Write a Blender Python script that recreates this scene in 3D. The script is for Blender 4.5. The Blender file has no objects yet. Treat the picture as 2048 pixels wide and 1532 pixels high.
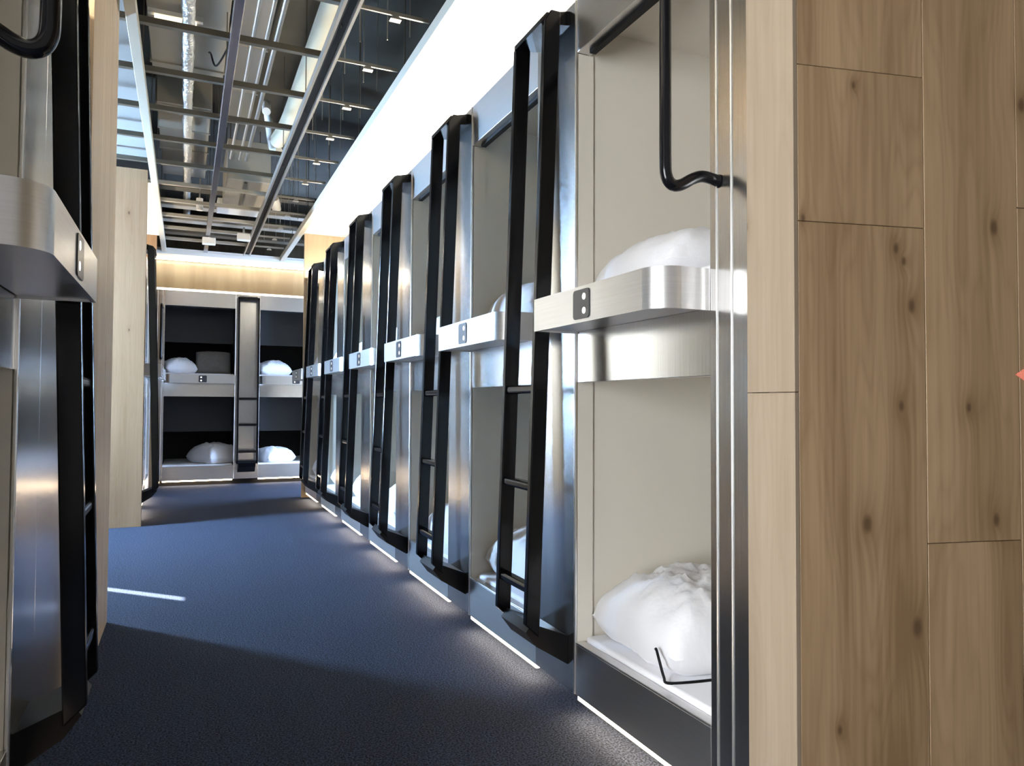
import bpy, bmesh, math, random
from mathutils import Vector, Matrix, noise
random.seed(7)
C = bpy.context.scene.collection
SC = bpy.context.scene

# ------------------------------------------------------------------ camera
TH, PH, RO, H = math.radians(24.2), 0.0290, 0.005, 1.12
fw = Vector((math.sin(TH)*math.cos(PH), math.cos(TH)*math.cos(PH), math.sin(PH)))
r0 = Vector((math.cos(TH), -math.sin(TH), 0)); u0 = r0.cross(fw)
rr = math.cos(RO)*r0 + math.sin(RO)*u0; uu = -math.sin(RO)*r0 + math.cos(RO)*u0
cam = bpy.data.cameras.new('camera'); cam.sensor_width = 36; cam.lens = 1454/2048*36; cam.clip_start = 0.02
cam_o = bpy.data.objects.new('camera', cam); C.objects.link(cam_o)
M = Matrix((rr, uu, -fw)).transposed().to_4x4(); M.translation = Vector((0, 0, H)); cam_o.matrix_world = M
SC.camera = cam_o

# ------------------------------------------------------------------ world, lights, exposure
w = bpy.data.worlds.new('world'); SC.world = w; w.use_nodes = True
w.node_tree.nodes['Background'].inputs[0].default_value = (0.98, 0.96, 0.94, 1)
w.node_tree.nodes['Background'].inputs[1].default_value = 0.32
SC.view_settings.view_transform = 'Standard'; SC.view_settings.look = 'None'
SC.view_settings.exposure = 0.5; SC.view_settings.gamma = 1.0; SC.view_settings.use_curve_mapping = False
SUN_E, LED_TOP, LED_FLOOR, WIN1, WIN2, WIN3 = 60.0, 34.0, 26.0, 225.0, 34.0, 20.0
sun = bpy.data.lights.new('sun', 'SUN'); sun.energy = SUN_E; sun.angle = 0.006; sun.color = (0.9, 0.95, 1.0)
sun_o = bpy.data.objects.new('sun', sun); C.objects.link(sun_o)
sun_o.rotation_euler = Vector((1, -1.0, -1.0)).to_track_quat('-Z', 'Y').to_euler()
sun_o.location = (-6, 11, 6)

# ------------------------------------------------------------------ materials
def mat(name, col, rough=0.5, metal=0.0, **kw):
    m = bpy.data.materials.new(name); m.use_nodes = True
    b = m.node_tree.nodes['Principled BSDF']
    b.inputs['Base Color'].default_value = (*col, 1); b.inputs['Roughness'].default_value = rough
    b.inputs['Metallic'].default_value = metal
    for k, v in kw.items(): b.inputs[k].default_value = v
    return m
def nd(m, typ, **kw):
    n = m.node_tree.nodes.new(typ)
    for k, v in kw.items(): setattr(n, k, v)
    return n
def lk(m, a, b): m.node_tree.links.new(a, b)
def bsdf(m): return m.node_tree.nodes['Principled BSDF']
def obj_coord(m, scale):
    tc = nd(m, 'ShaderNodeTexCoord'); mp = nd(m, 'ShaderNodeMapping'); mp.inputs['Scale'].default_value = scale
    lk(m, tc.outputs['Object'], mp.inputs['Vector']); return mp.outputs['Vector']
def add_bump(m, scale, detail, strength, dist, vec=None):
    n = nd(m, 'ShaderNodeTexNoise'); n.inputs['Scale'].default_value = 1; n.inputs['Detail'].default_value = detail
    lk(m, vec or obj_coord(m, scale), n.inputs['Vector'])
    b = nd(m, 'ShaderNodeBump'); b.inputs['Strength'].default_value = strength; b.inputs['Distance'].default_value = dist
    lk(m, n.outputs['Fac'], b.inputs['Height']); lk(m, b.outputs['Normal'], bsdf(m).inputs['Normal'])
    return n
def mottle(m, c1, c2, scale, detail=3, lo=0.35, hi=0.65):
    n = nd(m, 'ShaderNodeTexNoise'); n.inputs['Scale'].default_value = 1; n.inputs['Detail'].default_value = detail
    lk(m, obj_coord(m, scale), n.inputs['Vector'])
    r = nd(m, 'ShaderNodeValToRGB'); r.color_ramp.elements[0].position = lo; r.color_ramp.elements[1].position = hi
    r.color_ramp.elements[0].color = (*c1, 1); r.color_ramp.elements[1].color = (*c2, 1)
    lk(m, n.outputs['Fac'], r.inputs['Fac']); lk(m, r.outputs['Color'], bsdf(m).inputs['Base Color'])
def emit(name, col, s):
    m = bpy.data.materials.new(name); m.use_nodes = True; t = m.node_tree; t.nodes.remove(bsdf(m))
    e = t.nodes.new('ShaderNodeEmission'); e.inputs[0].default_value = (*col, 1); e.inputs[1].default_value = s
    lk(m, e.outputs[0], t.nodes['Material Output'].inputs[0]); return m

steel = mat('brushed_steel', (0.60, 0.59, 0.57), 0.22, 1.0)
mottle(steel, (0.64, 0.63, 0.61), (0.74, 0.73, 0.71), (260, 260, 3), 2)
add_bump(steel, (420, 420, 0.8), 2, 0.02, 0.002)
steel_h = mat('brushed_steel_fascia', (0.60, 0.59, 0.58), 0.34, 1.0)
mottle(steel_h, (0.65, 0.64, 0.63), (0.69, 0.68, 0.67), (4, 4, 300), 2)
add_bump(steel_h, (3, 3, 420), 2, 0.025, 0.002)
edge_metal = mat('polished_edge', (0.95, 0.94, 0.92), 0.28, 1.0)
black = mat('black_gloss_metal', (0.004, 0.004, 0.005), 0.16, 0.0)
bsdf(black).inputs['Specular IOR Level'].default_value = 0.28
black_matt = mat('black_matt', (0.004, 0.004, 0.005), 0.5); bsdf(black_matt).inputs['Specular IOR Level'].default_value = 0.2
cream = mat('cream_laminate', (0.82, 0.77, 0.67), 0.45); add_bump(cream, (60, 60, 60), 2, 0.03, 0.001)
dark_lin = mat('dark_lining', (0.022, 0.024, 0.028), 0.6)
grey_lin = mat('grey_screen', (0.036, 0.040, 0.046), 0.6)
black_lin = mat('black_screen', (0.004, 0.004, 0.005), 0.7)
linen = mat('white_linen', (0.80, 0.80, 0.82), 0.85); bsdf(linen).inputs['Sheen Weight'].default_value = 0.15
add_bump(linen, (14, 14, 14), 4, 0.35, 0.012)
grey_linen = mat('grey_linen', (0.22, 0.22, 0.22), 0.9)  # linen for one back pillow, with the shade put into its grey
sheet = mat('white_sheet', (0.80, 0.80, 0.83), 0.85); add_bump(sheet, (18, 18, 18), 4, 0.2, 0.006)
soffit_m = mat('white_soffit', (0.88, 0.86, 0.80), 0.6)
tan_m = mat('tan_panel', (0.16, 0.12, 0.07), 0.3)
mottle(tan_m, (0.135, 0.10, 0.058), (0.18, 0.14, 0.085), (9, 9, 0.8), 4)
slab_m = mat('concrete_slab', (0.10, 0.095, 0.085), 0.85); mottle(slab_m, (0.045, 0.042, 0.034), (0.13, 0.12, 0.098), (0.9, 0.6, 1), 4)
galv = mat('galvanised', (0.62, 0.60, 0.55), 0.35, 1.0)
galv_d = mat('dark_galvanised', (0.16, 0.145, 0.115), 0.4, 0.7)
alu_rail = mat('alu_rail', (0.50, 0.47, 0.39), 0.45, 0.3)
blue_rail = mat('anodised_rail', (0.34, 0.36, 0.42), 0.25, 1.0)
foil = mat('foil_wrap', (0.75, 0.75, 0.72), 0.28, 1.0); add_bump(foil, (40, 40, 40), 4, 1.0, 0.02)
pale_duct = mat('pale_duct', (0.60, 0.56, 0.42), 0.6)
grey_box = mat('grey_sheet_metal', (0.40, 0.36, 0.29), 0.5, 0.3)
pass_m = mat('passage_ceiling', (0.20, 0.20, 0.195), 0.6)
white_pl = mat('white_plastic', (0.75, 0.73, 0.68), 0.4)
panel_dark = mat('panel_dark', (0.03, 0.03, 0.034), 0.35)
coral = mat('coral_paint', (0.85, 0.24, 0.16), 0.5)
led_top = emit('led_cove', (1.0, 0.90, 0.74), LED_TOP)
led_back2 = emit('led_back_cove', (1.0, 0.88, 0.68), 26.0)
led_back = emit('led_back', (1.0, 0.93, 0.8), 2.2)
led_floor = emit('led_plinth', (1.0, 0.76, 0.50), LED_FLOOR)
led_dot = emit('led_indicator', (1, 0.98, 0.94), 1.4)
win1_m = emit('daylight_pane', (0.42, 0.66, 1.0), WIN1)
win3_m = emit('daylight_pane_near', (0.93, 0.96, 1.0), WIN3)
win2_m = emit('daylight_pane_far', (0.42, 0.62, 1.0), WIN2)
tube_m = emit('tube_light', (1.0, 0.85, 0.55), 2.2)

carpet = mat('carpet', (0.03, 0.033, 0.045), 0.95); bsdf(carpet).inputs['Specular IOR Level'].default_value = 0.15
mottle(carpet, (0.006, 0.008, 0.0125), (0.062, 0.080, 0.128), (150, 150, 150), 5, 0.36, 0.66)
add_bump(carpet, (260, 260, 260), 3, 0.6, 0.01)

def make_wood(name, c_lo, c_hi, knots, axis=0):
    """oak boards, grain running up; knots = (u, z, size)"""
    m = mat(name, c_hi, 0.5); bsdf(m).inputs['Specular IOR Level'].default_value = 0.3
    tc = nd(m, 'ShaderNodeTexCoord'); sp = nd(m, 'ShaderNodeSeparateXYZ'); lk(m, tc.outputs['Object'], sp.inputs[0])
    at = nd(m, 'ShaderNodeAttribute', attribute_name='tone')
    def ma(op, a, b=None, c=None):
        n = nd(m, 'ShaderNodeMath', operation=op)
        for i, v in enumerate((a, b, c)):
            if v is None: continue
            if isinstance(v, (int, float)): n.inputs[i].default_value = v
            else: lk(m, v, n.inputs[i])
        return n.outputs[0]
    u = sp.outputs[axis]; z = sp.outputs[2]
    dmin = None
    for (ku, kz, ks) in knots:
        du = ma('MULTIPLY', ma('SUBTRACT', u, ku), 1/(ks*.62)); dz = ma('MULTIPLY', ma('SUBTRACT', z, kz), 0.55/(ks*.62))
        d = ma('SQRT', ma('ADD', ma('MULTIPLY', du, du), ma('MULTIPLY', dz, dz)))
        dmin = d if dmin is None else ma('MINIMUM', dmin, d)
    if dmin is None: dmin = ma('ADD', ma('MULTIPLY', u, 0.0), 50.0)
    halo = ma('POWER', 2.718, ma('MULTIPLY', dmin, -0.45))
    # grain, displaced round the knots
    uw = ma('ADD', ma('ADD', u, ma('MULTIPLY', halo, 0.03)), ma('MULTIPLY', at.outputs['Fac'], 3.7))
    cb = nd(m, 'ShaderNodeCombineXYZ'); lk(m, ma('MULTIPLY', uw, 70), cb.inputs[0]); lk(m, ma('MULTIPLY', z, 1.6), cb.inputs[2])
    lk(m, ma('MULTIPLY', sp.outputs[1-axis], 30), cb.inputs[1])
    g = nd(m, 'ShaderNodeTexNoise'); g.inputs['Scale'].default_value = 1; g.inputs['Detail'].default_value = 5; lk(m, cb.outputs[0], g.inputs['Vector'])
    cb2 = nd(m, 'ShaderNodeCombineXYZ'); lk(m, ma('MULTIPLY', uw, 7), cb2.inputs[0]); lk(m, ma('MULTIPLY', z, 0.8), cb2.inputs[2])
    bnd = nd(m, 'ShaderNodeTexNoise'); bnd.inputs['Scale'].default_value = 1; bnd.inputs['Detail'].default_value = 2; lk(m, cb2.outputs[0], bnd.inputs['Vector'])
    rings = ma('ABSOLUTE', ma('SINE', ma('MULTIPLY', bnd.outputs['Fac'], 55)))
    f = ma('ADD', ma('MULTIPLY', g.outputs['Fac'], 0.42), ma('ADD', ma('MULTIPLY', bnd.outputs['Fac'], 0.68), ma('MULTIPLY', rings, 0.07)))
    f = ma('ADD', ma('SUBTRACT', f, 0.17), ma('MULTIPLY', ma('SUBTRACT', at.outputs['Fac'], 0.5), 0.28))
    f = ma('SUBTRACT', f, ma('MULTIPLY', halo, 0.32))
    r = nd(m, 'ShaderNodeValToRGB'); r.color_ramp.elements[0].position = 0.2; r.color_ramp.elements[1].position = 0.75
    r.color_ramp.elements[0].color = (*c_lo, 1); r.color_ramp.elements[1].color = (*c_hi, 1); lk(m, f, r.inputs['Fac'])
    core = nd(m, 'ShaderNodeMapRange'); core.inputs['From Min'].default_value = 0.5; core.inputs['From Max'].default_value = 1.3
    core.inputs['To Min'].default_value = 0.7; core.inputs['To Max'].default_value = 0.0; lk(m, dmin, core.inputs['Value'])
    mx = nd(m, 'ShaderNodeMix', data_type='RGBA'); lk(m, core.outputs[0], mx.inputs['Factor']); lk(m, r.outputs['Color'], mx.inputs['A'])
    mx.inputs['B'].default_value = (0.05, 0.026, 0.012, 1)
    lk(m, mx.outputs['Result'], bsdf(m).inputs['Base Color'])
    b = nd(m, 'ShaderNodeBump'); b.inputs['Strength'].default_value = 0.12; b.inputs['Distance'].default_value = 0.002
    lk(m, g.outputs['Fac'], b.inputs['Height']); lk(m, b.outputs['Normal'], bsdf(m).inputs['Normal'])
    return m
wall_knots = [(.150, 1.888, .008), (.262, 1.500, .012), (.283, 1.470, .010), (.304, 1.362, .015), (.177, .841, .019), (.311, .591, .022),
              (.543, 1.566, .017), (.630, 1.882, .015), (.463, 1.117, .011), (.538, .841, .014), (.273, 1.120, .012), (.013, 1.560, .008), (.10, .367, .010)]
oak_wall = make_wood('oak_wall', (0.145, 0.088, 0.043), (0.325, 0.225, 0.127), wall_knots, 0)
oak_side = make_wood('oak_side', (0.20, 0.147, 0.098), (0.29, 0.233, 0.168), [(1.425, 1.57, .010), (3.9, 1.3, .01)], 1)
oak_pier = make_wood('oak_pier', (0.40, 0.29, 0.18), (0.58, 0.45, 0.31), [(3.9, 1.3, .01)], 1)  # lighter copy of the same oak, raised to brighten the steel's reflections
oak_end = make_wood('oak_end', (0.24, 0.138, 0.070), (0.345, 0.215, 0.120), [(-.49, 2.83, .014), (-.47, 1.77, .010)], 0)  # same oak again, darkened to offset the strong passage daylight

# ------------------------------------------------------------------ mesh helpers
def box(bm, x0, x1, y0, y1, z0, z1, bev=0.0, seg=2):
    vs = [bm.verts.new((x, y, z)) for x in (x0, x1) for y in (y0, y1) for z in (z0, z1)]
    fs = []
    for q in ((0,1,3,2), (4,6,7,5), (0,4,5,1), (2,3,7,6), (0,2,6,4), (1,5,7,3)):
        fs.append(bm.faces.new([vs[i] for i in q]))
    if bev > 0:
        es = {e for f in fs for e in f.edges}
        bmesh.ops.bevel(bm, geom=list(es), offset=bev, segments=seg, affect='EDGES', profile=0.5)
    return vs
def prism(bm, poly, axis, a0, a1):
    """extrude a 2-D outline along axis (0,1,2); outline given in the other two axes in order"""
    def p(q, a):
        l = list(q); l.insert(axis, a); return l
    lo = [bm.verts.new(p(q, a0)) for q in poly]; hi = [bm.verts.new(p(q, a1)) for q in poly]
    bm.faces.new(lo); bm.faces.new(list(reversed(hi))); n = len(poly)
    for i in range(n): bm.faces.new((lo[i], hi[i], hi[(i+1) % n], lo[(i+1) % n]))
def smooth_path(pts, n=8):
    out = []
    for i in range(len(pts)-1):
        p0 = pts[max(i-1, 0)]; p1 = pts[i]; p2 = pts[i+1]; p3 = pts[min(i+2, len(pts)-1)]
        for k in range(n):
            t = k/n
            out.append(0.5*((2*p1) + (p2-p0)*t + (2*p0-5*p1+4*p2-p3)*t*t + (3*p1-p0-3*p2+p3)*t**3))
    out.append(pts[-1]); return out
def tube(bm, pts, r, seg=12, smooth=0, cap=True):
    pts = [Vector(p) for p in pts]
    if smooth: pts = smooth_path(pts, smooth)
    rings = []; up = None
    for i, p in enumerate(pts):
        t = (pts[min(i+1, len(pts)-1)] - pts[max(i-1, 0)]).normalized()
        if up is None: up = Vector((0, 0, 1)) if abs(t.z) < 0.9 else Vector((1, 0, 0))
        s = t.cross(up).normalized(); up = s.cross(t).normalized()
        rings.append([bm.verts.new(p + r*(math.cos(2*math.pi*k/seg)*s + math.sin(2*math.pi*k/seg)*up)) for k in range(seg)])
    for a, b in zip(rings, rings[1:]):
        for k in range(seg):
            f = bm.faces.new((a[k], a[(k+1) % seg], b[(k+1) % seg], b[k])); f.smooth = True
    if cap: bm.faces.new(list(reversed(rings[0]))); bm.faces.new(rings[-1])
def disc(bm, c, r, depth, axis=1, seg=20):
    v = [0, 0, 0]; v[axis] = depth
    tube(bm, [Vector(c), Vector(c)+Vector(v)], r, seg)
FLIP = [1]
def obj(name, bm, m, parent=None, flip=None):
    fl = FLIP[0] if flip is None else flip
    if fl < 0: bmesh.ops.scale(bm, vec=(-1, 1, 1), verts=bm.verts)
    bmesh.ops.recalc_face_normals(bm, faces=bm.faces)
    for e in bm.edges:
        if len(e.link_faces) == 2 and e.calc_face_angle(0) > .7: e.smooth = False
    me = bpy.data.meshes.new(name); bm.to_mesh(me); bm.free()
    if m: me.materials.append(m)
    o = bpy.data.objects.new(name, me); C.objects.link(o)
    if parent: o.parent = parent
    return o
def bx(name, dims, m, parent=None, bev=0.0, flip=None):
    bm = bmesh.new(); box(bm, *dims, bev=bev); return obj(name, bm, m, parent, flip)
def tag(o, label, cat, group=None, kind=None):
    o['label'] = label; o['category'] = cat
    if group: o['group'] = group
    if kind: o['kind'] = kind
    return o
def thing(name, loc=(0, 0, 0), rz=0):
    o = bpy.data.objects.new(name, None); o.empty_display_size = 0.1; C.objects.link(o)
    o.location = loc; o.rotation_euler = (0, 0, rz); return o
def struct(o, label=None):
    o['kind'] = 'structure'
    o['label'] = label or o.name.replace('_', ' '); o['category'] = o.name.split('_')[0]
    return o
def dup(root, loc, rz):
    r = root.copy(); C.objects.link(r); r.location = loc; r.rotation_euler = (0, 0, rz)
    for k in ('label', 'group', 'category'):
        if k in r: del r[k]
    for ch in list(root.children):
        c = ch.copy(); C.objects.link(c); c.parent = r
        for g in list(ch.children):
            d = g.copy(); C.objects.link(d); d.parent = c
    return r

# ------------------------------------------------------------------ layout numbers
XR, XL, YB = 1.30, -0.385, 10.70         # front planes of the bunk rows
WL = -0.345                              # wood faces on the left
OW, PW = 0.75, 0.32                      # opening, pillar
PITCH = 1.07
ZS = 3.15                                # lit soffits
TOP = 2.62

# ------------------------------------------------------------------ shell
struct(bx('floor', (-2.8, 3.8, -3.0, 12.9, -0.1, 0), carpet), 'dark charcoal blue carpet floor')
struct(bx('ceiling', (-2.8, 3.8, -3.0, 12.9, 4.15, 4.25), slab_m), 'dark exposed concrete slab above the open ceiling grid')
# left outer wall, pierced by the window of the side passage
wy0, wz0, wz1 = 6.62, 0.9, 3.0
sl0, sl1 = 7.15, 7.29  # slit added in the unseen wall to shape the sun stripe
bm = bmesh.new()
box(bm, -2.66, -2.62, -3.0, wy0, 0, 4.15); box(bm, -2.66, -2.62, sl1, 12.9, 0, 4.15)
box(bm, -2.66, -2.62, wy0, sl0, 0, wz0); box(bm, -2.66, -2.62, wy0, sl0, wz1, 4.15)
box(bm, -2.66, -2.62, sl0, sl1, 0, 1.6); box(bm, -2.66, -2.62, sl0, sl1, 2.67, 4.15)
struct(obj('wall_left', bm, tan_m), 'outer wall at the end of the left side passage')
win = bx('window_1', (-2.65, -2.63, wy0, sl0, wz0, wz1), win1_m); struct(win, 'daylit frosted window in the left side passage')
bm = bmesh.new()
for y in (wy0, sl0-.045): box(bm, -2.635, -2.60, y, y+.04, wz0, wz1)
for z in (wz0, wz1): box(bm, -2.635, -2.60, wy0, sl0, z-.03, z+.03)
obj('window_frame', bm, alu_rail, win)
win = bx('window_3', (-2.61, -2.59, -1.0, 1.15, .25, 2.5), win3_m); struct(win, 'tall daylit window left of the camera')
bm = bmesh.new()
for y in (-1.04, .05, 1.13): box(bm, -2.62, -2.56, y, y+.05, .2, 2.55)
for z in (.2, 2.5): box(bm, -2.62, -2.56, -1.04, 1.18, z, z+.05)
obj('window_frame', bm, alu_rail, win)
struct(bx('wall_back', (-2.62, 3.8, 12.75, 12.9, 0, 4.15), tan_m), 'rear wall behind the end row of bunks')
bm = bmesh.new(); box(bm, 3.62, 3.75, 8.96, 10.6, 2.3, 4.15); box(bm, 3.62, 3.75, -3.0, 8.96, 0, 4.15); box(bm, 3.62, 3.75, 10.6, 12.75, 0, 4.15); box(bm, 3.62, 3.75, 8.96, 10.6, 0, 0.1)
struct(obj('wall_right', bm, tan_m), 'outer wall behind the right row of bunks')
struct(bx('window_2', (3.66, 3.70, 8.96, 10.6, 0.1, 2.3), win2_m), 'daylit window at the right end of the rear cross passage')

# near wooden wall on the right: boards of one mesh
def boards(name, spec, m, label, parent=None):
    bm = bmesh.new(); lay = bm.verts.layers.float.new('tone')
    for dims, tone in spec:
        old = set(bm.verts); box(bm, *dims, bev=0.0012, seg=1)
        for v in bm.verts:
            if v not in old: v[lay] = tone
    o = obj(name, bm, m, parent, 1)
    return struct(o, label)
g = 0.0007
spec = [((0, .342-g, 0, .03, 0, 1.553-g), .34), ((0, .342-g, 0, .03, 1.553+g, 1.925-g), .44), ((0, .342-g, 0, .03, 1.925+g, 3.3), .60),
        ((.342+g, .612-g, 0, .03, 0, .789-g), .38), ((.342+g, .612-g, 0, .03, .789+g, 3.3), .54),
        ((.612+g, .95-g, 0, .03, 0, 1.62-g), .45), ((.612+g, .95-g, 0, .03, 1.62+g, 3.3), .66), ((.95+g, 1.3-g, 0, .03, 0, 3.3), .4), ((1.3+g, 2.2, 0, .03, 0, 3.3), .5)]
nw = boards('wall_near', spec, oak_wall, 'knotty oak board wall facing the camera at right')
nw.location = (1.302, 1.268, 0); nw.rotation_euler = (0, 0, math.radians(-12.5))
boards('trim_1', [((1.288, 1.302, 1.268, 1.4235, 0, 1.151-g), .55), ((1.288, 1.302, 1.268, 1.4235, 1.151+g, 3.3), .42)], oak_side, 'pale oak board closing the near end of the right row')
boards('trim_2', [((1.275, 3.6, 8.915, 8.95, 0, ZS), .5)], oak_pier, 'pale oak end panel beyond the last right-hand bunk')
boards('wall_side', [((-2.5, WL, 3.20, 3.55-g, 0, 3.3), .35), ((-2.5, WL, 3.55+g, 3.9-g, 0, 3.3), .6), ((-2.5, WL, 3.9+g, 4.25, 0, 3.3), .42)], oak_pier,
       'oak clad pier closing the near left row of bunks')
boards('trim_3', [((-.62+g, WL, 7.37, 7.45, 0, 3.24), .55), ((-1.5, -.62-g, 7.37, 7.45, 0, 3.24), .4), ((-2.61, -1.5-g, 7.37, 7.45, 0, 3.24), .5)], oak_end, 'pale oak end panel of the far left row')

struct(bx('trim_13', (-2.6, -.34, 4.26, 7.36, 3.32, 3.36), pass_m), 'pale ceiling of the left side passage')
# lit soffits with their upstands
def soffit(name, dims, label): struct(bx(name, dims, soffit_m), label)
soffit('trim_4', (1.25, 2.02, 1.31, 8.91, ZS, ZS+.03), 'white lit soffit over the right row of bunks')
soffit('trim_5', (-1.1, -.32, -.4, 3.19, ZS, ZS+.03), 'white lit soffit over the near left row')
soffit('trim_6', (-1.1, -.32, 7.46, 9.79, ZS, ZS+.03), 'white lit soffit over the far left row')
soffit('trim_7', (-2.6, 3.6, 10.66, 11.42, ZS, ZS+.03), 'white lit soffit over the end row of bunks')
struct(bx('trim_14', (-2.6, 3.6, 10.655, 10.668, ZS-.05, ZS), soffit_m), 'white front lip of the end soffit')
struct(bx('trim_8', (2.0, 2.04, 1.31, 8.91, TOP, ZS), soffit_m), 'upstand behind the right cove light')
struct(bx('trim_9', (-1.14, -1.10, -.4, 3.19, TOP, ZS), soffit_m), 'upstand behind the near left cove light')
struct(bx('trim_10', (-1.14, -1.10, 7.46, 9.79, TOP, ZS), soffit_m), 'upstand behind the far left cove light')
struct(bx('trim_11', (-2.6, 3.6, 11.40, 11.44, TOP, ZS), tan_m), 'tan upstand wall above the end row of bunks')
boards('trim_12', [((-1.14, WL, 9.78, 9.82, 0, ZS), .5)], oak_end, 'oak end panel at the rear of the far left row')

# ------------------------------------------------------------------ bunk bay (local: x along the row, y out to the aisle)
RIM = 0.07
def make_bay(flip, ow=OW, dark=False, rail=False, endpost=False):
    FLIP[0] = flip
    t = thing('capsule_bunk'); lin = dark_lin if dark else cream
    sh = 1.0
    # pillar with two raised edge strips
    pl = bx('pillar_panel', (ow+.004, ow+PW-.001, -.06, 0, .075, TOP), steel, t, .0015)
    bx('edge_strip', (ow-.007, ow+.003, -.008, .004, .075, TOP), edge_metal, pl, .0035)
    if endpost:
        p2 = bx('end_post', (-.158, -.001, -.06, 0, .075, TOP), steel, t, .0015)
        bx('edge_strip', (-.033, -.026, -.001, .0035, .075, TOP), edge_metal, p2, .0032)
        bx('edge_strip', (-.091, -.084, -.001, .0035, .075, TOP), edge_metal, p2, .0032)
    bx('plinth', (0, ow-.008, -.03, -.0005, .075, .255), steel_h, t, .0015)
    bx('sill', (0, ow-.008, -.036, .0, .255, .263), steel_h, t, .002)
    bx('toe_kick', (-.158 if endpost else 0, ow+PW, -.16, -.12, 0, .075), black_matt, t)
    lt = bx('lintel', (0, ow-.008, -.06, -.0005, 2.42, TOP), steel_h, t, .0015)
    bx('curtain_track', (.02, ow-.05, -.055, -.03, 2.405, 2.419), black_matt, lt)
    bx('valance', (0, ow-.008, -.06, -.004, 1.20, 1.40), steel, t, .0015)
    bx('top_panel', (-.158 if endpost else 0, ow+PW, -1.9, -.06, TOP-.03, TOP-.01), steel_h, t)
    # linings
    for nm, z0, z1 in (('lower_lining', .185, 1.23), ('upper_lining', 1.41, 2.53)):
        bm = bmesh.new()
        a0, a1, d = -.015, ow+.003, -2.02
        box(bm, a0-.02, a0, d, -.062, z0, z1); box(bm, a1, a1+.02, d, -.061, z0, z1)
        box(bm, a0-.02, a1+.02, d-.02, d, z0, z1); box(bm, a0-.02, a1+.02, d, -.062, z0-.02, z0); box(bm, a0-.02, a1+.02, d, -.062, z1, z1+.02)
        o = obj(nm, bm, lin, t)
        bx('jamb', (ow-.006, ow+.003, -.072, -.009, z0+.06, z1-.03 if z1 < 2 else 2.419), lin, o)
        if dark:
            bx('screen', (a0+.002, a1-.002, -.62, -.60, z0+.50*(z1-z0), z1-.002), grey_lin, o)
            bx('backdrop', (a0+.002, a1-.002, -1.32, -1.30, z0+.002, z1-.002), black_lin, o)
    # projecting shelf ledge: ribbon with one round corner
    zs0, zs1, P_, R_ = 1.378, 1.492, 0.17, 0.075
    arc = [(R_-R_*math.cos(a), P_-R_+R_*math.sin(a)) for a in [math.pi/2*k/10 for k in range(11)]]
    ri = R_-.012
    arci = [(R_-ri*math.cos(a), P_-R_+ri*math.sin(a)) for a in [math.pi/2*k/10 for k in range(11)]]
    out = [(0.0, 0.0)] + arc + [(ow-.005, P_), (ow-.005, 0.0)]
    inn = [(.012, 0.0)] + arci + [(ow-.017, P_-.012), (ow-.017, 0.0)]
    bm = bmesh.new()
    V = [[bm.verts.new((x, y, z)) for (x, y) in ring] for ring in (out, inn) for z in (zs0, zs1)]
    n = len(out)
    for i in range(n-1):
        for a, b in ((V[0], V[1]), (V[3], V[2]), (V[1], V[3]), (V[2], V[0])):
            f = bm.faces.new((a[i], a[i+1], b[i+1], b[i]))
            if 1 <= i <= 10 and a in (V[0], V[3]): f.smooth = True
    for k in (0, n-1): bm.faces.new((V[0][k], V[1][k], V[3][k], V[2][k]))
    ledge = obj('ledge_fascia', bm, steel_h, t)
    bm = bmesh.new(); prism(bm, inn, 2, zs0+.006, zs0+.012); obj('ledge_underside', bm, steel_h, ledge)
    bm = bmesh.new(); prism(bm, inn, 2, zs1-.012, zs1-.004); obj('ledge_top', bm, steel_h, ledge)
    # control panel on the fascia
    cx = ow*.5+.03
    bm = bmesh.new(); rad = .012
    pts = []
    for (sx, sz) in ((1, 1), (-1, 1), (-1, -1), (1, -1)):
        base = {(1, 1): 0, (-1, 1): 90, (-1, -1): 180, (1, -1): 270}[(sx, sz)]
        for k in range(5):
            a = math.radians(base+22.5*k)
            pts.append((cx+sx*(.05-rad)+rad*math.cos(a), (zs0+zs1)/2+sz*(.046-rad)+rad*math.sin(a)))
    prism(bm, pts, 1, P_, P_+.003)
    cp = obj('control_panel', bm, panel_dark, t)
    for dz in (.022, -.022):
        bm = bmesh.new(); disc(bm, (cx-.02, P_+.0028, (zs0+zs1)/2+dz), .0105, .0012)
        obj('indicator_light', bm, led_dot, cp)
    if rail:
        xr = -.038
        half = [(0.0, 1.722), (.05, 1.728), (.085, 1.718), (.125, 1.696), (.152, 1.693), (.170, 1.713), (.174, 1.76), (.174, 1.90)]
        pts = [Vector((xr, y, z)) for y, z in half] + [Vector((xr, y, 4.10-z)) for y, z in reversed(half)]
        bm = bmesh.new(); tube(bm, pts, .0155, 14, 6); gr = obj('grab_rail', bm, black, t)
        for z in (1.722, 2.378):
            bm = bmesh.new(); disc(bm, (xr, 0, z), .018, .002); obj('rail_flange', bm, black, gr)
    # plinth light
    bx('plinth_light', (0.0, ow-.02, -.03, -.004, .060, .0745), led_floor, t)
    FLIP[0] = 1
    return t
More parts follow.
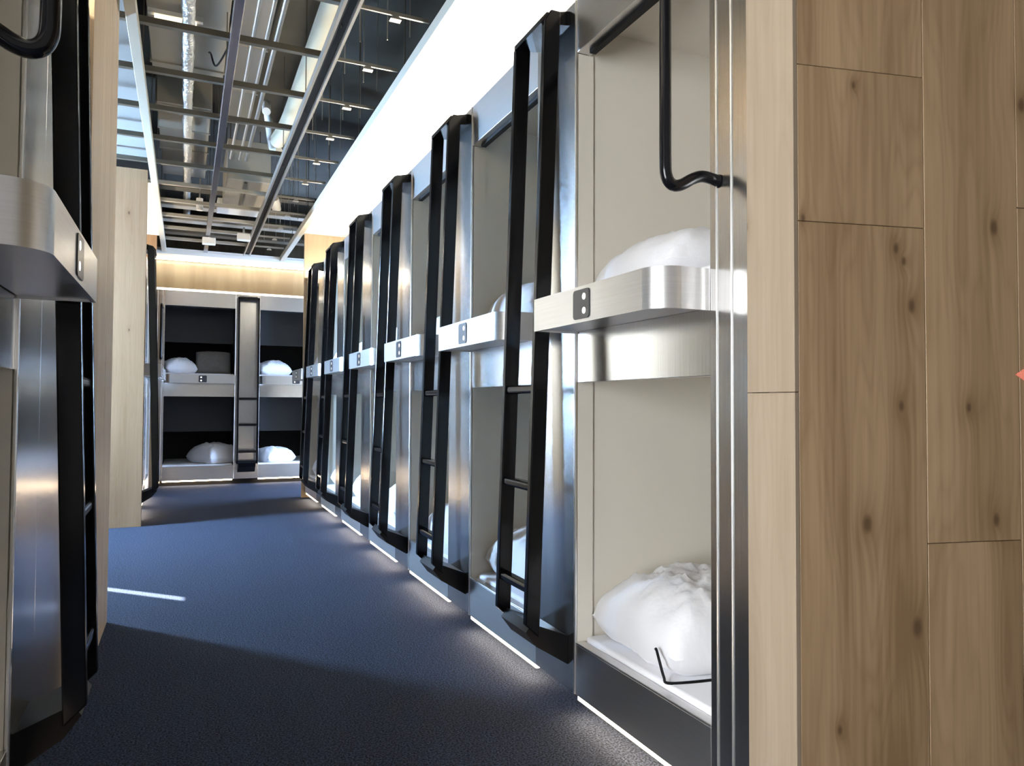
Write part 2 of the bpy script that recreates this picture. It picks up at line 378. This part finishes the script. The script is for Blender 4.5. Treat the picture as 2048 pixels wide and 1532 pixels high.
# ladder, local origin at the foot of the pillar centre
def ladder_y(z): return .158 - (z-.33)*(.158-.088)/(2.55-.33)
def make_ladder():
    t = thing('bunk_ladder')
    for s in (-1, 1):
        bm = bmesh.new(); x0, x1 = s*.128-.014, s*.128+.014
        yb, yt = ladder_y(.31), ladder_y(2.56)
        poly = [(yb-.027, .285), (yb+.027, .335), (yt+.030, 2.535), (yt+.005, 2.575), (yt-.034, 2.575)]
        prism(bm, poly, 0, x0, x1)
        bmesh.ops.bevel(bm, geom=bm.edges[:], offset=.004, segments=2, affect='EDGES', profile=.5)
        obj('side_rail', bm, black, t)
    for z in (1.175, .82, .455):
        y = ladder_y(z)
        bm = bmesh.new(); box(bm, -.116, .116, y-.022, y+.022, z-.016, z+.016, .010, 3); obj('rung', bm, black, t)
    bm = bmesh.new(); prism(bm, [(.001, 2.545), (.125, 2.527), (.125, 2.545), (.10, 2.575), (.001, 2.600)], 0, -.116, .116); obj('top_bracket', bm, black, t)
    bm = bmesh.new(); prism(bm, [(.001, .165), (.001, .270), (.15, .330), (.172, .300), (.13, .245)], 0, -.112, .112); obj('foot_bracket', bm, black_matt, t)
    return t
# bedding
def make_pillow(L, W, Hh, seed, nx=46, ny=34):
    bm = bmesh.new(); grid = {}
    off = Vector((seed*13.1, seed*7.7, 0))
    for side in (0, 1):
        for i in range(nx+1):
            for j in range(ny+1):
                a = -1+2*i/nx; b = -1+2*j/ny
                if side and (i in (0, nx) or j in (0, ny)): grid[side, i, j] = grid[0, i, j]; continue
                px = a*L/2*(1-.06*(1-a*a)*b*b*0 - .05*(b*b)*(1-abs(a))); py = b*W/2*(1-.05*a*a)
                e = max(0, (1-abs(a)**3.2)*(1-abs(b)**3.2))**.42
                p = Vector((px*6, py*6, side*4.0))+off
                wr = noise.noise(p)*.14 + noise.noise(p*2.3)*.10 + abs(noise.noise(p*3.7+Vector((3, 1, 2))))*.13 + abs(noise.noise(Vector((p.x*1.5+p.y*3, p.y-p.x, seed))*2))*.10
                rad = noise.noise(Vector((math.atan2(b, a)*3.2, seed, 0)))*.10*min(1, (a*a+b*b))
                hgt = Hh*e*(1+wr+rad)
                z = Hh*.30 + hgt*.70 if side == 0 else Hh*.30 - min(hgt*.45, Hh*.299)
                grid[side, i, j] = bm.verts.new((px, py, z))
    for side in (0, 1):
        for i in range(nx):
            for j in range(ny):
                f = [grid[side, i, j], grid[side, i+1, j], grid[side, i+1, j+1], grid[side, i, j+1]]
                if side: f.reverse()
                try: bm.faces.new(f).smooth = True
                except ValueError: pass
    o = obj('pillow', bm, linen)
    return o
def make_mattress(ow):
    bm = bmesh.new(); box(bm, -.005, ow-.012, -1.95, -.040, 0, .085, .012, 3)
    for f in bm.faces: f.smooth = True
    return obj('mattress', bm, sheet)

ROWDEF = {'right': (1, XR, math.pi/2), 'left': (-1, XL, -math.pi/2), 'leftfar': (1, XL, -math.pi/2), 'back': (-1, YB, math.pi)}
def place(row, s, out=0.0, z=0.0, base=None):
    """world location of the point at s along the row and out from its face"""
    if row == 'right': return (XR-out, s, z)
    if row in ('left', 'leftfar'): return (XL+out, s, z)
    return (s, YB-out, z)
cache = {}
def bay(row, s, label, group, ow=OW, dark=False, rail=False, endpost=False):
    fl, _, rz = ROWDEF[row]; k = (fl, ow, dark, rail, endpost)
    if k not in cache: o = cache[k] = make_bay(fl, ow, dark, rail, endpost); o.location = place(row, s); o.rotation_euler = (0, 0, rz)
    else: o = dup(cache[k], place(row, s), rz)
    return tag(o, label, 'bunk', group)
lad = [None]
def ladder(row, s, label, out=0.0):
    rz = ROWDEF[row][2]
    if lad[0] is None: o = lad[0] = make_ladder(); o.location = place(row, s, out); o.rotation_euler = (0, 0, rz)
    else: o = dup(lad[0], place(row, s, out), rz)
    return tag(o, label, 'ladder', 'black ladders between the bunks')
mats = {}
def mattress(row, s, z, label, ow=OW):
    fl, _, rz = ROWDEF[row]; k = (fl, ow)
    if k not in mats:
        o = make_mattress(ow)
        if fl < 0:
            for v in o.data.vertices: v.co.x *= -1
            o.data.flip_normals()
        mats[k] = o
    else: o = mats[k].copy(); C.objects.link(o)
    o.location = place(row, s, 0, z); o.rotation_euler = (0, 0, rz)
    return tag(o, label, 'mattress', 'mattresses in the bunks')
pils = {}
def pillow(row, s, out, z, label, var=0, rot=0.0, size=(.66, .52, .25), m=None, tilt=0.0):
    rz = ROWDEF[row][2]; k = (var, size)
    if k not in pils: o = pils[k] = make_pillow(*size, var+1)
    else: o = pils[k].copy(); C.objects.link(o)
    if m:
        o.data = o.data.copy(); o.data.materials[0] = m
    o.location = place(row, s, out, z); o.rotation_euler = (tilt, 0, rz+math.pi/2+rot)
    return tag(o, label, 'pillow', 'pillows in the bunks')

ORD = ['nearest', 'second', 'third', 'fourth', 'fifth', 'sixth', 'farthest']
ZL, ZU = .195, 1.432           # mattress undersides
for k in range(7):
    s = 1.58+PITCH*k
    nm = ORD[k]
    lab = ('nearest steel two-tier bunk on the right, beside the oak wall, with black grab rail' if k == 0 else
           'farthest steel two-tier bunk at the end of the right-hand row' if k == 6 else
           '%s steel two-tier bunk from the camera in the right-hand row' % nm)
    bay('right', s, lab, 'bunks of the right-hand row', rail=(k in (0,)), endpost=(k == 0))
    if k < 6: ladder('right', s+OW+PW/2, ('nearest' if k == 0 else 'farthest' if k == 5 else nm) + ' black ladder of the right-hand row, %s' % (
        'left of the nearest steel shelf' if k == 0 else 'leaning on its steel pillar'))
    for tier, z in (('lower', ZL), ('upper', ZU)):
        mattress('right', s, z, 'white sheeted mattress in the %s berth of the %s right-hand bunk' % (tier, nm))
        pillow('right', s+.475 + (.0 if k % 2 == 0 else .01), -.41-.02*(k % 3), z+.083, 'rumpled white pillow on the %s berth of the %s right-hand bunk' % (tier, nm), k % 3, .05*(k % 3)-.03, (.70, .55, .25) if tier == 'lower' else (.70, .52, .19))
# left rows
bay('left', 1.42, 'steel two-tier bunk at the left edge with a round-cornered ledge and black grab rail', 'bunks of the near left row', rail=True, endpost=True)
for tier, z in (('lower', ZL), ('upper', ZU)):
    mattress('left', 1.42, z, 'mattress in the %s berth of the bunk at the left edge' % tier)
    pillow('left', 1.42+.475, -.40, z+.083, 'white pillow on the %s berth of the bunk at the left edge' % tier, 1)
tag(bx('steel_panel', (XL-.06, XL, 1.42+OW+PW, 3.195, .075, TOP), steel, None, .0015), 'blank steel panel between the left edge ladder and the oak pier', 'panel')
ladder('left', 1.42+OW+PW/2, 'large black ladder at the left edge, on the near left row', -.02)
for s, nm, ep in ((8.54, 'first', False), (8.54+PITCH, 'last', True)):
    bay('leftfar', s, 'steel two-tier bunk of the far left row, %s' % ('directly behind the pale oak end panel' if not ep else 'farther of the two'), 'bunks of the far left row', endpost=ep)
    for tier, z in (('lower', ZL), ('upper', ZU)):
        mattress('leftfar', s, z, 'mattress in the %s berth of the far left row, %s' % (tier, 'behind the oak end panel' if not ep else 'farther one'))
ladder('leftfar', 8.54-OW-PW/2, 'black ladder in the distance on the far left row beside the oak end panel', -.01)
# end row
BW = 0.885
for i, s in enumerate((-.262, -.262+BW+PW)):
    side = ('left', 'right')[i]
    bay('back', s, 'dark two-tier bunk of the end row, %s of the central ladder' % side, 'bunks of the end row', ow=BW, dark=True, rail=(i == 0), endpost=(i == 0))
    for tier, z in (('lower', ZL), ('upper', ZU)):
        mattress('back', s, z, 'white mattress in the %s berth of the end row, %s of the ladder' % (tier, side), BW)
ladder('back', -.262+BW+PW/2, 'black ladder seen face on at the end of the aisle')
pillow('back', -.10, -.32, ZU+.083, 'bright white pillow on the upper berth left of the end ladder', 1, .3, (.42, .42, .2))
pillow('back', .36, -.50, ZU+.235, 'pillow standing at the back of the upper end berth, coloured grey for shade', 2, math.pi/2, (.46, .34, .14), grey_linen, 1.2)
pillow('back', .38, -.40, ZL+.083, 'big white pillow on the lower berth left of the end ladder', 0, .5, (.62, .5, .26))
pillow('back', 1.14, -.36, ZU+.083, 'white pillow on the upper berth right of the end ladder', 1, .2, (.5, .46, .2))
pillow('back', 1.18, -.34, ZL+.083, 'white pillow on the lower berth right of the end ladder', 2, .4, (.5, .46, .2))
# black tube put in for the shaded crease of the nearest lower pillow
bm = bmesh.new()
tube(bm, [(1.338, 1.885, .366), (1.332, 1.872, .368), (1.326, 1.850, .345), (1.330, 1.832, .300), (1.338, 1.822, .284), (1.42, 1.80, .283), (1.56, 1.78, .283)], .0045, 8, 5)
tag(obj('elastic_strap', bm, black_matt), 'thin black line drawn for the shaded crease by the front corner of the nearest lower pillow', 'crease')

# ------------------------------------------------------------------ cove lights
tag(bx('cove_light', (1.345, 1.385, 1.45, 8.88, TOP+.002, TOP+.022), led_top), 'long cove light strip along the top of the right-hand bunks', 'light', 'cove light strips')
tag(bx('cove_light', (-.47, -.43, 1.28, 3.17, TOP+.002, TOP+.022), led_top), 'cove light strip along the top of the near left bunks', 'light', 'cove light strips')
tag(bx('cove_light', (-.47, -.43, 7.48, 9.68, TOP+.002, TOP+.022), led_top), 'cove light strip along the top of the far left bunks', 'light', 'cove light strips')
tag(bx('cove_light', (-.41, 2.1, YB+.0, YB+.03, TOP+.002, TOP+.03), led_back), 'thin light strip along the top edge of the end row of bunks', 'light', 'cove light strips')

tag(bx('cove_light', (-.9, 2.3, 10.685, 10.705, ZS-.035, ZS-.012), led_back2), 'cove light strip under the white soffit above the end row', 'light', 'cove light strips')
tag(bx('cove_light', (-.9, 2.3, 11.26, 11.28, ZS-.022, ZS-.004), led_back2), 'added light strip at the rear of the end soffit to brighten the tan wall', 'light', 'cove light strips')  # extra strip added so the wall grades brighter towards its top
# ------------------------------------------------------------------ open ceiling
def rail_thing(name, x0, x1, y0, y1, z0, z1, m, label, flanges=False):
    t = thing(name, ((x0+x1)/2, y0, z0)); w2 = (x1-x0)/2; L = y1-y0; h = z1-z0
    if flanges:
        for s in (-1, 1): bx('flange', (s*w2-(.016 if s > 0 else 0), s*w2+(.016 if s < 0 else 0), 0, L, 0, h), m, t)
        bx('web', (-w2+.012, w2-.012, 0, L, h*.7, h*.7+.004), black_matt, t)
    else: bx('web', (-w2, w2, 0, L, 0, h), m, t, .003)
    y = .45
    while y < L:
        bx('hanger_rod', (-.003, .003, y, y+.006, h*.4, 4.15-z0), galv_d, t); y += 1.3
    return tag(t, label, 'rail', 'long rails of the open ceiling')
rail_thing('ceiling_rail', 1.185, 1.245, 1.31, 10.65, 3.115, 3.185, alu_rail, 'pale edge rail along the right-hand white soffit')
rail_thing('ceiling_rail', -.315, -.26, -.4, 10.65, 3.12, 3.18, alu_rail, 'pale edge rail on the left side of the open ceiling')
rail_thing('ceiling_rail', .195, .245, -.4, 10.65, 3.15, 3.20, blue_rail, 'slim bluish metal rail down the middle of the open ceiling')
rail_thing('ceiling_rail', .70, .79, -.4, 10.65, 3.15, 3.20, galv, 'double flanged metal rail right of centre in the open ceiling', True)
ys = [3.785+.645*k for k in range(11)]
for k, y in enumerate(ys):
    t = thing('ceiling_crossbar', (0, y, 3.205))
    bx('bar', (-2.3 if y < 7.2 and y > 4.3 else -.30, .74, -.018, .018, 0, .035), galv_d if k < 6 else grey_box, t)
    bx('bar', (.74, 1.19, -.006, .006, .004, .024), galv, t)
    bm = bmesh.new(); prism(bm, [(-.03, -.022), (.03, -.022), (.012, .0), (-.012, .0)], 1, -.02, .02); obj('clip', bm, galv, t).location = (1.0, 0, 0)
    bx('clip', (-.02, .02, -.02, .02, -.008, .0), galv, t).location = (.22, 0, 0)
    tag(t, 'dark metal crossbar of the open ceiling, %s counted from the camera' % (['first', 'second', 'third', 'fourth', 'fifth', 'sixth', 'seventh', 'eighth', 'ninth', 'tenth', 'eleventh'][k]), 'bar', 'crossbars of the open ceiling')
# thin wires that hang on the right half
proto = None
for k in range(10):
    for x in (.90, 1.04, 1.15):
        y = 4.1+.645*k+.1*math.sin(k*3+x*9)
        if proto is None:
            o = proto = bx('suspension_wire', (-.0025, .0025, -.0025, .0025, 0, .92), galv); 
        else: o = proto.copy(); C.objects.link(o)
        o.location = (x, y, 3.235)
        tag(o, 'thin vertical suspension wire between the dark slab and the ceiling crossbars on the right', 'wire', 'suspension wires')
# ducts and services
def pipe(name, pts, r, m, label, cat='pipe', seg=20, sm=6, n=0):
    bm = bmesh.new(); tube(bm, pts, r, seg, sm)
    if n:
        for v in bm.verts: v.co += Vector((noise.noise(v.co*18), 0, noise.noise(v.co*18+Vector((5, 5, 5)))))*n
    return tag(obj(name, bm, m), label, cat)
pipe('foil_pipe', [(-.02, y, 3.52) for y in [2.5+.08*i for i in range(95)]], .038, foil, 'crinkled foil wrapped pipe running down the left of the ceiling', 'pipe', 18, 0, .012)
pipe('air_duct', [(.80, 2.5, 3.62), (.80, 4.2, 3.62), (.80, 5.6, 3.62), (.79, 6.6, 3.60), (.74, 7.0, 3.55)], .068, pale_duct, 'pale round air duct right of the centre of the ceiling', 'duct')
pipe('flexible_hose', [(.60, 6.55, 3.64), (.62, 6.75, 3.78), (.66, 6.95, 3.70), (.71, 7.1, 3.52), (.76, 7.0, 3.46)], .035, white_pl, 'drooping white flexible hose at the end of the pale air duct', 'hose')
pipe('flexible_hose', [(.86, 8.35, 3.38), (.88, 8.40, 3.34), (.90, 8.45, 3.28)], .05, white_pl, 'short white hose end hanging near the far right of the ceiling', 'hose')
# hanging air handling unit
t = thing('air_conditioner', (.53, 7.6, 3.30))
bx('casing', (-.19, .22, 0, 1.0, .02, .42), grey_box, t, .006); bx('service_panel', (-.03, .0, .05, .95, .005, .02), galv_d, t)
bx('drain_tray', (-.24, .22, 1.02, 1.3, -.02, .09), white_pl, t, .004)
for x in (-.16, .19):
    for y in (.1, .9): bx('hanger_rod', (x-.005, x+.005, y, y+.01, .42, .85), galv_d, t)
tag(t, 'grey box air handling unit hanging in the middle of the open ceiling', 'air conditioner')
def duct_box(loc, dims, m, label):
    t = thing('duct_box', loc); w2, l, h = dims
    bx('casing', (-w2, w2, 0, l, 0, h), m, t, .004)
    y = .03
    while y < l-.03: bx('seam', (-w2-.012, w2+.012, y, y+.025, -.012, h+.012), m, t); y += max(.6, l/4)
    for s in (-1, 1): bx('hanger_rod', (s*w2-.004, s*w2+.004, l/2, l/2+.008, h, 4.15-loc[2]), galv_d, t)
    tag(t, label, 'duct', 'rectangular ducts above the ceiling grid')
duct_box((-.02, 4.4, 3.78), (.26, 2.0, .25), grey_box, 'grey rectangular duct over the left half of the ceiling, nearest the camera')
duct_box((-.05, 7.0, 3.75), (.22, 2.2, .25), grey_box, 'grey rectangular duct over the far left of the ceiling')
duct_box((.42, 4.0, 3.80), (.10, 3.4, .2), galv, 'slim bright rectangular duct beside the middle rail')
for k, (y, z, m) in enumerate(((8.6, 3.45, galv_d), (9.2, 3.40, grey_box), (9.75, 3.36, grey_box), (10.2, 3.30, galv_d))):
    o = bx('cable_tray', (-1.0, 1.9, y, y+.16, z, z+.05), m)
    tag(o, '%s crosswise tray at the far end of the ceiling' % ('dark', 'grey', 'second grey', 'last dark')[k], 'tray', 'crosswise trays at the far end')
# conduits, thin dark cables
pipe('cable', [(.27, 4.3, 3.9), (.27, 4.9, 3.72), (.26, 5.2, 3.62), (.17, 5.6, 3.55), (.13, 5.75, 3.7), (.12, 6.1, 3.85)], .007, black_matt, 'loose black cable looping under the slab left of the middle rail', 'cable', 8)
for k, (x, r) in enumerate(((.36, .012), (.44, .012), (.50, .016))):
    pipe('conduit', [(x, 3.4, 3.46), (x, 7.4, 3.46)], r, galv, 'thin metal conduit beside the middle rail, %s of three' % ('left', 'middle', 'right')[k], 'conduit', 10, 0)
# tube light glimpsed through the grid
t = thing('tube_light', (-.05, 5.35, 3.70)); bm = bmesh.new(); tube(bm, [(-.18, 0, 0), (.08, 0, 0)], .014, 12); obj('tube', bm, tube_m, t)
bx('batten', (-.22, .12, -.02, .02, .015, .045), white_pl, t); tag(t, 'small warm tube light glimpsed above the left of the ceiling grid', 'light')
for x, y, z, lb in ((.235, 9.62, 3.06, 'small white box on the far end of the middle rail'), (.62, 9.4, 3.10, 'small white box beside the double rail at the far end')):
    t = thing('junction_box', (x, y, z)); bx('body', (-.075, .075, -.05, .05, 0, .08), white_pl, t, .006); bx('stem', (-.012, .012, -.012, .012, .08, .16), galv, t); tag(t, lb, 'box', 'small boxes on the ceiling')
t = thing('spot_lamp', (.11, 8.6, 3.22)); bm = bmesh.new(); tube(bm, [(0, 0, 0), (0, 0, .13)], .035, 16); obj('head', bm, white_pl, t)
bx('stem', (-.008, .008, -.008, .008, .13, .35), galv, t); tag(t, 'small white cylinder lamp hanging left of the middle rail', 'lamp')
# ------------------------------------------------------------------ coral sign at the right edge
bm = bmesh.new(); prism(bm, [(.599, 1.200), (.640, 1.222), (.640, 1.211), (.78, 1.211), (.78, 1.188), (.640, 1.188), (.640, 1.177)], 1, -.004, -.0003)
o = tag(obj('arrow_sign', bm, coral), 'coral red arrow sign on the oak wall at the right edge', 'sign')
o.location = nw.location; o.rotation_euler = nw.rotation_euler
